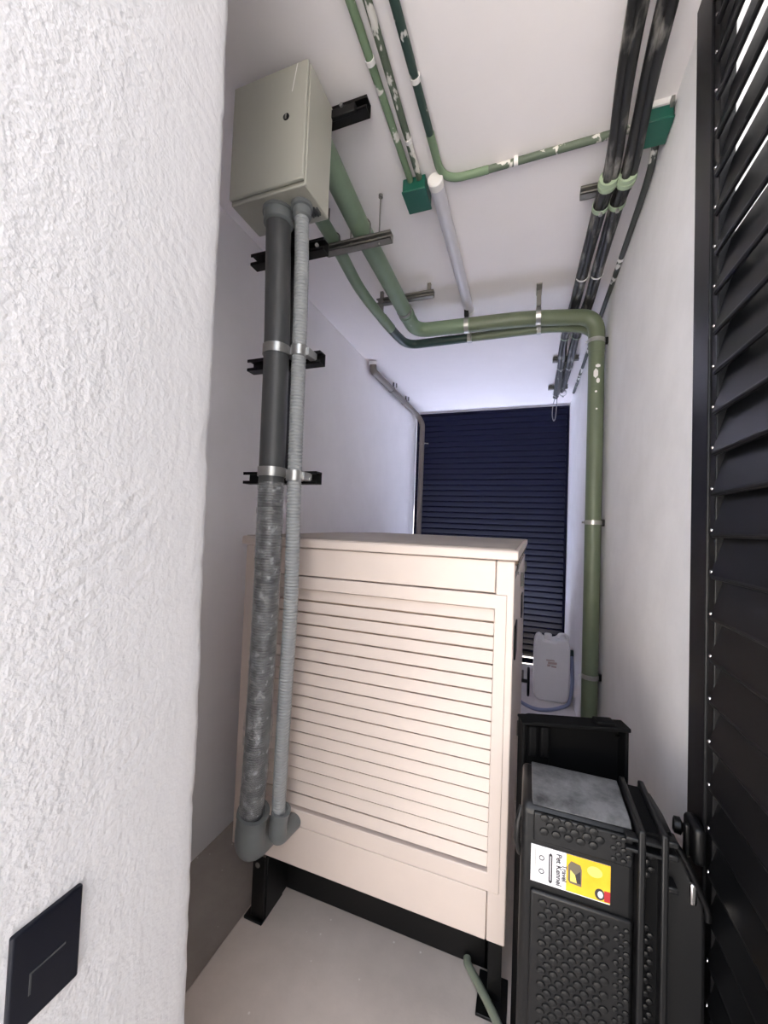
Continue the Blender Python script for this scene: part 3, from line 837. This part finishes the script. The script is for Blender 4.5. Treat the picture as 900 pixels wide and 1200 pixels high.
for y, xa, xb, lab in ((1.80, 0.180, 0.372, 'short grey ceiling rail clamping the cable bundles, nearest one'),
                       (3.545, 0.172, 0.372, 'short grey ceiling rail clamping the cable bundles, middle one'),
                       (4.235, 0.170, 0.350, 'short grey ceiling rail clamping the cable bundles, farthest one')):
    t = thing('cable_rail', ((xa + xb) / 2, y, CZ), lab, 'bracket', 'ceiling rails holding the cable bundles')
    rail(MB(), xa, xb, y - 0.018, y + 0.018, 3.004, 0.036).build('strut', M_STRUT, t)
    MB().box(xa + 0.02, xa + 0.035, y - 0.008, y + 0.008, 3.018, CZ).build('stud', M_STRUT, t)
    MB().box(xb - 0.035, xb - 0.02, y - 0.008, y + 0.008, 3.018, CZ).build('stud', M_STRUT, t)
    cxs = (0.262, 0.325) if y < 2 else ((0.239, 0.302) if y < 4 else (0.246, 0.311))
    for cx_ in cxs:
        MB().ring((cx_, y + 0.03, 2.953), (0, 1, 0), 0.0305, 0.0325, 0.022, 18).build('clamp', M_SLEEVE if y < 2 else M_GALV, t, smooth=True)
        MB().disc((cx_, y + 0.028, 2.922), (0, 0, -1), 0.008, 0.012, 8).build('bolt', M_GALV, t, smooth=True)

# ------------------------------------------------------------------ drain pipe on the left wall
DP = thing('drain_pipe', (-1.29, 4.84, 0.0), 'taupe drain pipe along the left wall turning down before the louvres', 'pipe')
dp = fillet([(-1.340, 3.235, CZ - 0.001), (-1.345, 3.255, 2.952), (-1.345, 4.78, 2.975), (-1.285, 4.84, 2.88), (-1.285, 4.84, 0.004)], [0.06, 0.10, 0.08], 8)
MB().tube(dp, 0.031, 16).build('tube', M_DOWN, DP, smooth=True)
MB().tube([(-1.340, 3.233, CZ - 0.001), (-1.3405, 3.240, CZ - 0.028)], 0.037, 16).build('wall_grout', M_WHITEP, DP, smooth=True)
for y in (3.78, 4.22):
    MB().ring((-1.345, y, 2.952 + (y - 3.255) * 0.0151), (0, 1, 0), 0.0312, 0.036, 0.03, 18).build('clamp', M_DOWN, DP, smooth=True)
    MB().box(-1.330, -1.322, y - 0.010, y + 0.010, 2.995, CZ).build('clamp_leg', M_BLACKM, DP)
    MB().box(-1.296, -1.290, y - 0.008, y + 0.008, 2.975, CZ - 0.012).build('clamp_leg', M_BLACKM, DP)
MB().ring((-1.285, 4.84, 2.62), (0, 0, 1), 0.0312, 0.036, 0.03, 18).build('clamp', M_DOWN, DP, smooth=True)
MB().tube([(-1.25, 4.84, 2.62), (-1.20, 4.84, 2.615)], 0.006, 8).build('bolt', M_GALV, DP, smooth=True)

# ------------------------------------------------------------------ jerry can and hoses at the far end
JC = thing('jerry_can', (0.245, 4.07, 0.0), 'white translucent plastic jerry can standing by the far louvres', 'canister')
outl = [(0.150, 0.006), (0.118, 0.02), (0.100, 0.055), (0.094, 0.11), (0.092, 0.45), (0.098, 0.52), (0.112, 0.562), (0.140, 0.576), (0.162, 0.566), (0.178, 0.545), (0.262, 0.545),
        (0.285, 0.552), (0.300, 0.566), (0.368, 0.572), (0.390, 0.555), (0.400, 0.50), (0.402, 0.12), (0.394, 0.055), (0.378, 0.022), (0.348, 0.006)]
MB().prism(outl, 'y', 3.955, 4.185).build('body', M_CAN, JC, bev=0.028, bseg=4)
MB().tube([(0.215, 4.05, 0.53), (0.215, 4.05, 0.575), (0.215, 4.05, 0.5755), (0.215, 4.05, 0.592), (0.215, 4.05, 0.596)], [0.028, 0.028, 0.034, 0.034, 0.030], 16).build('cap', M_WHITEP, JC, smooth=True)
MB().tube(fillet([(0.30, 4.07, 0.55), (0.31, 4.07, 0.60), (0.375, 4.07, 0.60), (0.385, 4.07, 0.55)], 0.025, 6), 0.014, 12).build('handle', M_CAN, JC, smooth=True)
q = MB()
for (a, b_, c_, d_) in ((0.20, 0.27, 0.372, 0.384), (0.215, 0.29, 0.345, 0.366), (0.245, 0.285, 0.318, 0.332), (0.21, 0.235, 0.322, 0.340)):
    q.box(a, b_, 3.9535, 3.9555, c_, d_)
q.build('faded_print', M_PINK, JC)
BH = thing('water_hose', (0.2, 3.75, 0.02), 'blue-grey hose looping on the floor before the jerry can', 'hose')
MB().tube(smooth_path([(-0.06, 3.92, 0.02), (0.00, 3.80, 0.018), (0.10, 3.72, 0.018), (0.21, 3.74, 0.018), (0.32, 3.84, 0.018), (0.392, 3.90, 0.05), (0.4185, 3.95, 0.20), (0.4190, 4.0, 0.32), (0.419, 4.04, 0.44)], 8), 0.0155, 12).build('tube', M_BLUEH, BH, smooth=True)
MB().tube([(0.4195, 4.03, 0.42), (0.4185, 4.05, 0.47)], 0.0155, 12).build('nozzle', M_TEAL, BH, smooth=True)
FH = thing('drain_hose', (-0.08, 1.35, 0.075), 'pale greenish hose on the floor under the generator corner', 'hose')
MB().tube(smooth_path([(-0.155, 1.432, 0.085), (-0.150, 1.415, 0.083), (-0.125, 1.385, 0.083), (-0.075, 1.325, 0.084), (-0.034, 1.270, 0.076), (-0.022, 1.20, 0.0735), (-0.030, 1.06, 0.0735), (-0.01, 0.92, 0.0735)], 8), 0.0132, 14).build('tube', M_CLEARH, FH, smooth=True)

# ------------------------------------------------------------------ pet kennel standing on end
PK = thing('pet_kennel', (0.19, 1.22, 0.06), 'black plastic pet kennel standing on end with a yellow label', 'pet kennel')
KY = 1.056
kp = [(1.232, 0.062), (KY + 0.012, 0.062), (KY, 0.085), (KY, 0.882), (KY + 0.02, 0.894), (1.232, 0.898)]
MB().prism(kp, 'x', 0.006, 0.250).build('lower_shell', M_KENNEL, PK, bev=0.014, bseg=4)
# scuffed sloping shoulder; its grey also holds the light caught facing up
MB().prism([(KY + 0.004, 0.8895), (KY + 0.022, 0.8985), (1.228, 0.9025), (1.228, 0.896), (KY + 0.02, 0.892)], 'x', 0.030, 0.243).build('shoulder_panel', M_KWORNLIT, PK, bev=0.004)
def bumps(mb, x0, x1, z0, z1, y, dx, dz, r, h):
    rows_ = int((z1 - z0) / dz) + 1
    for i in range(rows_):
        z = z1 - i * dz
        x = x0 + (dx / 2 if i % 2 else 0)
        while x <= x1 + 1e-6:
            vs = []; fs = []
            for ring_, (rr, hh) in enumerate(((1.0, 0.0), (0.86, 0.75), (0.45, 1.0))):
                for k in range(8):
                    a = 2 * PI * k / 8
                    vs.append((x + r * rr * math.cos(a), y - h * hh, z + r * rr * math.sin(a) * 0.9))
            for q_ in range(2):
                for k in range(8):
                    k2 = (k + 1) % 8
                    fs.append((q_ * 8 + k, q_ * 8 + k2, (q_ + 1) * 8 + k2, (q_ + 1) * 8 + k))
            fs.append(tuple(16 + k for k in range(8)))
            mb.add(vs, fs)
            x += dx
up = MB().box(0.034, 0.243, KY - 0.008, KY + 0.004, 0.812, 0.880).build('upper_panel', M_KENNEL, PK, bev=0.004, bseg=3)
q = MB(); bumps(q, 0.058, 0.180, 0.826, 0.872, KY - 0.0075, 0.0262, 0.0155, 0.0108, 0.0045)
q.build('bump_grid', M_KENNEL, up, smooth=True)
q = MB(); bumps(q, 0.204, 0.240, 0.824, 0.872, KY - 0.0075, 0.020, 0.012, 0.0070, 0.004)
q.build('bump_column', M_KENNEL, up, smooth=True)
lo_ = MB().box(0.030, 0.243, KY - 0.009, KY + 0.004, 0.090, 0.698).build('lower_panel', M_KENNEL, PK, bev=0.006, bseg=3)
q = MB(); bumps(q, 0.058, 0.190, 0.120, 0.676, KY - 0.0085, 0.0262, 0.0155, 0.0106, 0.0045)
q.build('bump_grid', M_KENNEL, lo_, smooth=True)
q = MB(); bumps(q, 0.212, 0.236, 0.120, 0.676, KY - 0.0085, 0.020, 0.0125, 0.0070, 0.004)
q.build('bump_column', M_KENNEL, lo_, smooth=True)
# seam flanges
MB().box(0.248, 0.2625, 1.028, 1.238, 0.062, 0.912).build('flange', M_KENNEL, PK, bev=0.004)
MB().box(0.292, 0.306, 1.032, 1.238, 0.062, 0.912).build('flange', M_KENNEL, PK, bev=0.004)
mid = MB().box(0.262, 0.293, 1.058, 1.232, 0.064, 0.896).build('seam_web', M_KDARK, PK)
q = MB(); bumps(q, 0.271, 0.286, 0.12, 0.69, 1.0585, 0.016, 0.014, 0.0075, 0.005)
bumps(q, 0.271, 0.286, 0.79, 0.86, 1.0585, 0.016, 0.014, 0.0075, 0.005)
q.build('web_bumps', M_KENNEL, mid, smooth=True)
for z in (0.885, 0.862):
    MB().box(0.225, 0.293, 1.034, 1.058, z - 0.004, z + 0.004).build('latch_bar', M_KENNEL, PK, bev=0.002)
for z in (0.885, 0.858, 0.790):
    MB().box(0.304, 0.326, 1.04, 1.075, z, z + 0.013).build('latch_tab', M_KENNEL, PK, bev=0.003)
us = MB().prism([(0.304, 0.064), (0.304, 0.900), (0.318, 0.890), (0.345, 0.848), (0.384, 0.762), (0.386, 0.700), (0.386, 0.064)], 'y', 1.072, 1.228).build('upper_shell', M_KENNEL, PK, bev=0.016, bseg=4)
MB().tube(smooth_path([(0.312, 1.066, 0.898), (0.330, 1.062, 0.876), (0.350, 1.062, 0.842), (0.366, 1.064, 0.806), (0.384, 1.068, 0.764), (0.388, 1.070, 0.735)], 6), 0.0065, 10).build('strap', M_BLACKM, us, smooth=True)
cm = MB().box(0.352, 0.366, 1.060, 1.074, 0.762, 0.808).build('metal_latch', M_CHROME, us, bev=0.005, bseg=3)
MB().tube([(0.006, 1.09, 0.86), (-0.002, 1.075, 0.83), (-0.004, 1.072, 0.79), (0.004, 1.082, 0.75)], 0.007, 10).build('side_handle', M_KENNEL, PK, smooth=True)

# label: the print is turned a quarter, its top towards the flanges
LX0, LX1, LZ0, LZ1 = 0.030, 0.200, 0.714, 0.800
LYF = KY - 0.0012
lab = MB().box(LX0, LX1, LYF, KY + 0.0005, LZ0, LZ1).build('label', M_LABW, PK)
lab['label'] = 'white and yellow printed label reading Travel Pet Kennel'
def flat(name, pts, m, dy):
    return MB().prism(pts, 'y', LYF - dy, LYF - dy + 0.0004).build(name, m, lab)
def rect(x0, x1, z0, z1):
    return [(x0, z0), (x1, z0), (x1, z1), (x0, z1)]
def oval(cx_, cz_, rx, rz, n=20):
    return [(cx_ + rx * math.cos(2 * PI * i / n), cz_ + rz * math.sin(2 * PI * i / n)) for i in range(n)]
flat('yellow_field', rect(0.108, LX1, LZ0 + 0.002, LZ1), M_LABY, 0.0004)
flat('pale_patch', oval(0.168, 0.777, 0.016, 0.012), M_LABY2, 0.0007)
flat('picture', [(0.112, 0.742), (0.112, 0.775), (0.118, 0.786), (0.138, 0.782), (0.141, 0.773), (0.141, 0.734), (0.116, 0.736)], M_LABT, 0.0008)
flat('picture_highlight', [(0.117, 0.741), (0.117, 0.766), (0.127, 0.757), (0.131, 0.740)], M_LABY2, 0.0011)
flat('picture_dark', [(0.127, 0.757), (0.138, 0.768), (0.139, 0.740), (0.131, 0.740)], M_LABB, 0.0011)
flat('emblem', oval(0.179, 0.731, 0.0105, 0.0125), M_LABB, 0.0008)
flat('emblem_mark', oval(0.180, 0.731, 0.0055, 0.0075), M_LABW, 0.0011)
flat('red_block', rect(0.188, LX1, 0.7185, 0.742), M_LABR, 0.0009)
flat('dark_bar', [(0.070, 0.724), (0.074, 0.720), (0.078, 0.724), (0.078, 0.786), (0.074, 0.790), (0.070, 0.786)], M_LABB, 0.0006)
flat('bar_lettering', rect(0.0732, 0.0748, 0.727, 0.783), M_LABW, 0.0009)
for cz_ in (0.773, 0.742):
    q = MB(); q.ring((0.054, LYF - 0.0003, cz_), (0, 1, 0), 0.0042, 0.0062, 0.0006, 18); q.build('icon', M_LABB, lab)
    q = MB()
    for i in range(14):
        a = 2 * PI * i / 14
        q.disc((0.054 + 0.0095 * math.cos(a), LYF, cz_ + 0.0095 * math.sin(a)), (0, -1, 0), 0.0008, 0.0004, 6)
    q.build('icon_lettering', M_LABT, lab)
flat('fine_print', rect(0.0395, 0.0405, 0.722, 0.792), M_LABT, 0.0005)
def text(body, size, x, z, m, name):
    c = bpy.data.curves.new(name, 'FONT')
    c.body = body; c.size = size; c.align_x = 'CENTER'; c.align_y = 'BOTTOM'; c.offset = 0.00035
    to = bpy.data.objects.new(name, c)
    COL.objects.link(to)
    dg = bpy.context.evaluated_depsgraph_get()
    dg.update()
    me = bpy.data.meshes.new_from_object(to.evaluated_get(dg))
    bpy.data.objects.remove(to)
    # reading direction = -z, letter tops = +x, facing -y
    R = Matrix(((0, 1, 0, x), (0, 0, -1, LYF - 0.0008), (-1, 0, 0, z), (0, 0, 0, 1)))
    me.transform(R)
    me.materials.clear(); me.materials.append(m)
    o = bpy.data.objects.new(name, me)
    COL.objects.link(o)
    attach(o, lab)
    return o
text('Pet Kennel', 0.0165, 0.0835, 0.757, M_LABB, 'lettering')
text('Travel', 0.0150, 0.0965, 0.753, M_LABB, 'lettering')

# second, shallow shell standing askew behind the kennel, hollow side to the viewer
SH = thing('kennel_shell', (0.004, 1.268, 0.06), 'deep black hollow plastic shell standing upright behind the kennel', 'plastic shell')
SH.rotation_euler = (0, 0, math.radians(15.5))
BASE[SH.name] = Vector((0, 0, 0))       # its parts are built in its own axes: x width, y depth, z up
sw, sd_, sh = 0.304, 0.052, 0.930
MB().box(0, 0.010, 0, sd_, 0.001, sh).build('side_wall', M_KDARK, SH, bev=0.003)
MB().box(sw - 0.010, sw, 0, sd_, 0.001, sh).build('side_wall', M_KDARK, SH, bev=0.003)
MB().box(0.010, sw - 0.010, sd_ - 0.010, sd_, 0.001, sh).build('back_wall', M_KDARK, SH)
MB().box(0.010, sw - 0.010, 0, sd_ - 0.010, 0.001, 0.012).build('end_wall', M_KDARK, SH)
MB().prism([(-0.003, sh - 0.008), (sw + 0.003, sh - 0.008), (sw + 0.003, sh + 0.004), (0.03, sh + 0.004), (0.02, sh + 0.001), (-0.003, sh)], 'y', -0.006, sd_).build('end_wall', M_KDARK, SH, bev=0.003)
for x in (0.018, 0.052):
    MB().box(x, x + 0.026, -0.004, 0.018, sh - 0.10, sh - 0.012).build('hinge_lug', M_KDARK, SH, bev=0.006)
MB().box(0.010, 0.085, 0.018, 0.028, sh - 0.22, sh - 0.02).build('latch_plate', M_KDARK, SH, bev=0.003)
MB().box(0.262, 0.275, -0.008, -0.003, sh - 0.022, sh - 0.015).build('bright_pin', M_CHROME, SH)
MB().box(0.215, 0.270, 0.005, sd_ - 0.01, sh + 0.003, sh + 0.014).build('grip', M_KDARK, SH, bev=0.004)

# ------------------------------------------------------------------ switch plate on the rough wall
PL = thing('switch_plate', (-0.578, 0.358, 0.978), 'black rectangular switch plate on the rough white wall', 'switch')
MB().box(-0.5815, -0.573, 0.316, 0.398, 0.915, 1.040).build('plate', M_PLATE, PL, bev=0.003, bseg=3)
MB().box(-0.5735, -0.5722, 0.337, 0.378, 0.9770, 0.9792).build('switch_groove', M_PIPEG, PL)
MB().box(-0.5735, -0.5722, 0.337, 0.3392, 0.952, 0.978).build('switch_groove', M_PIPEG, PL)
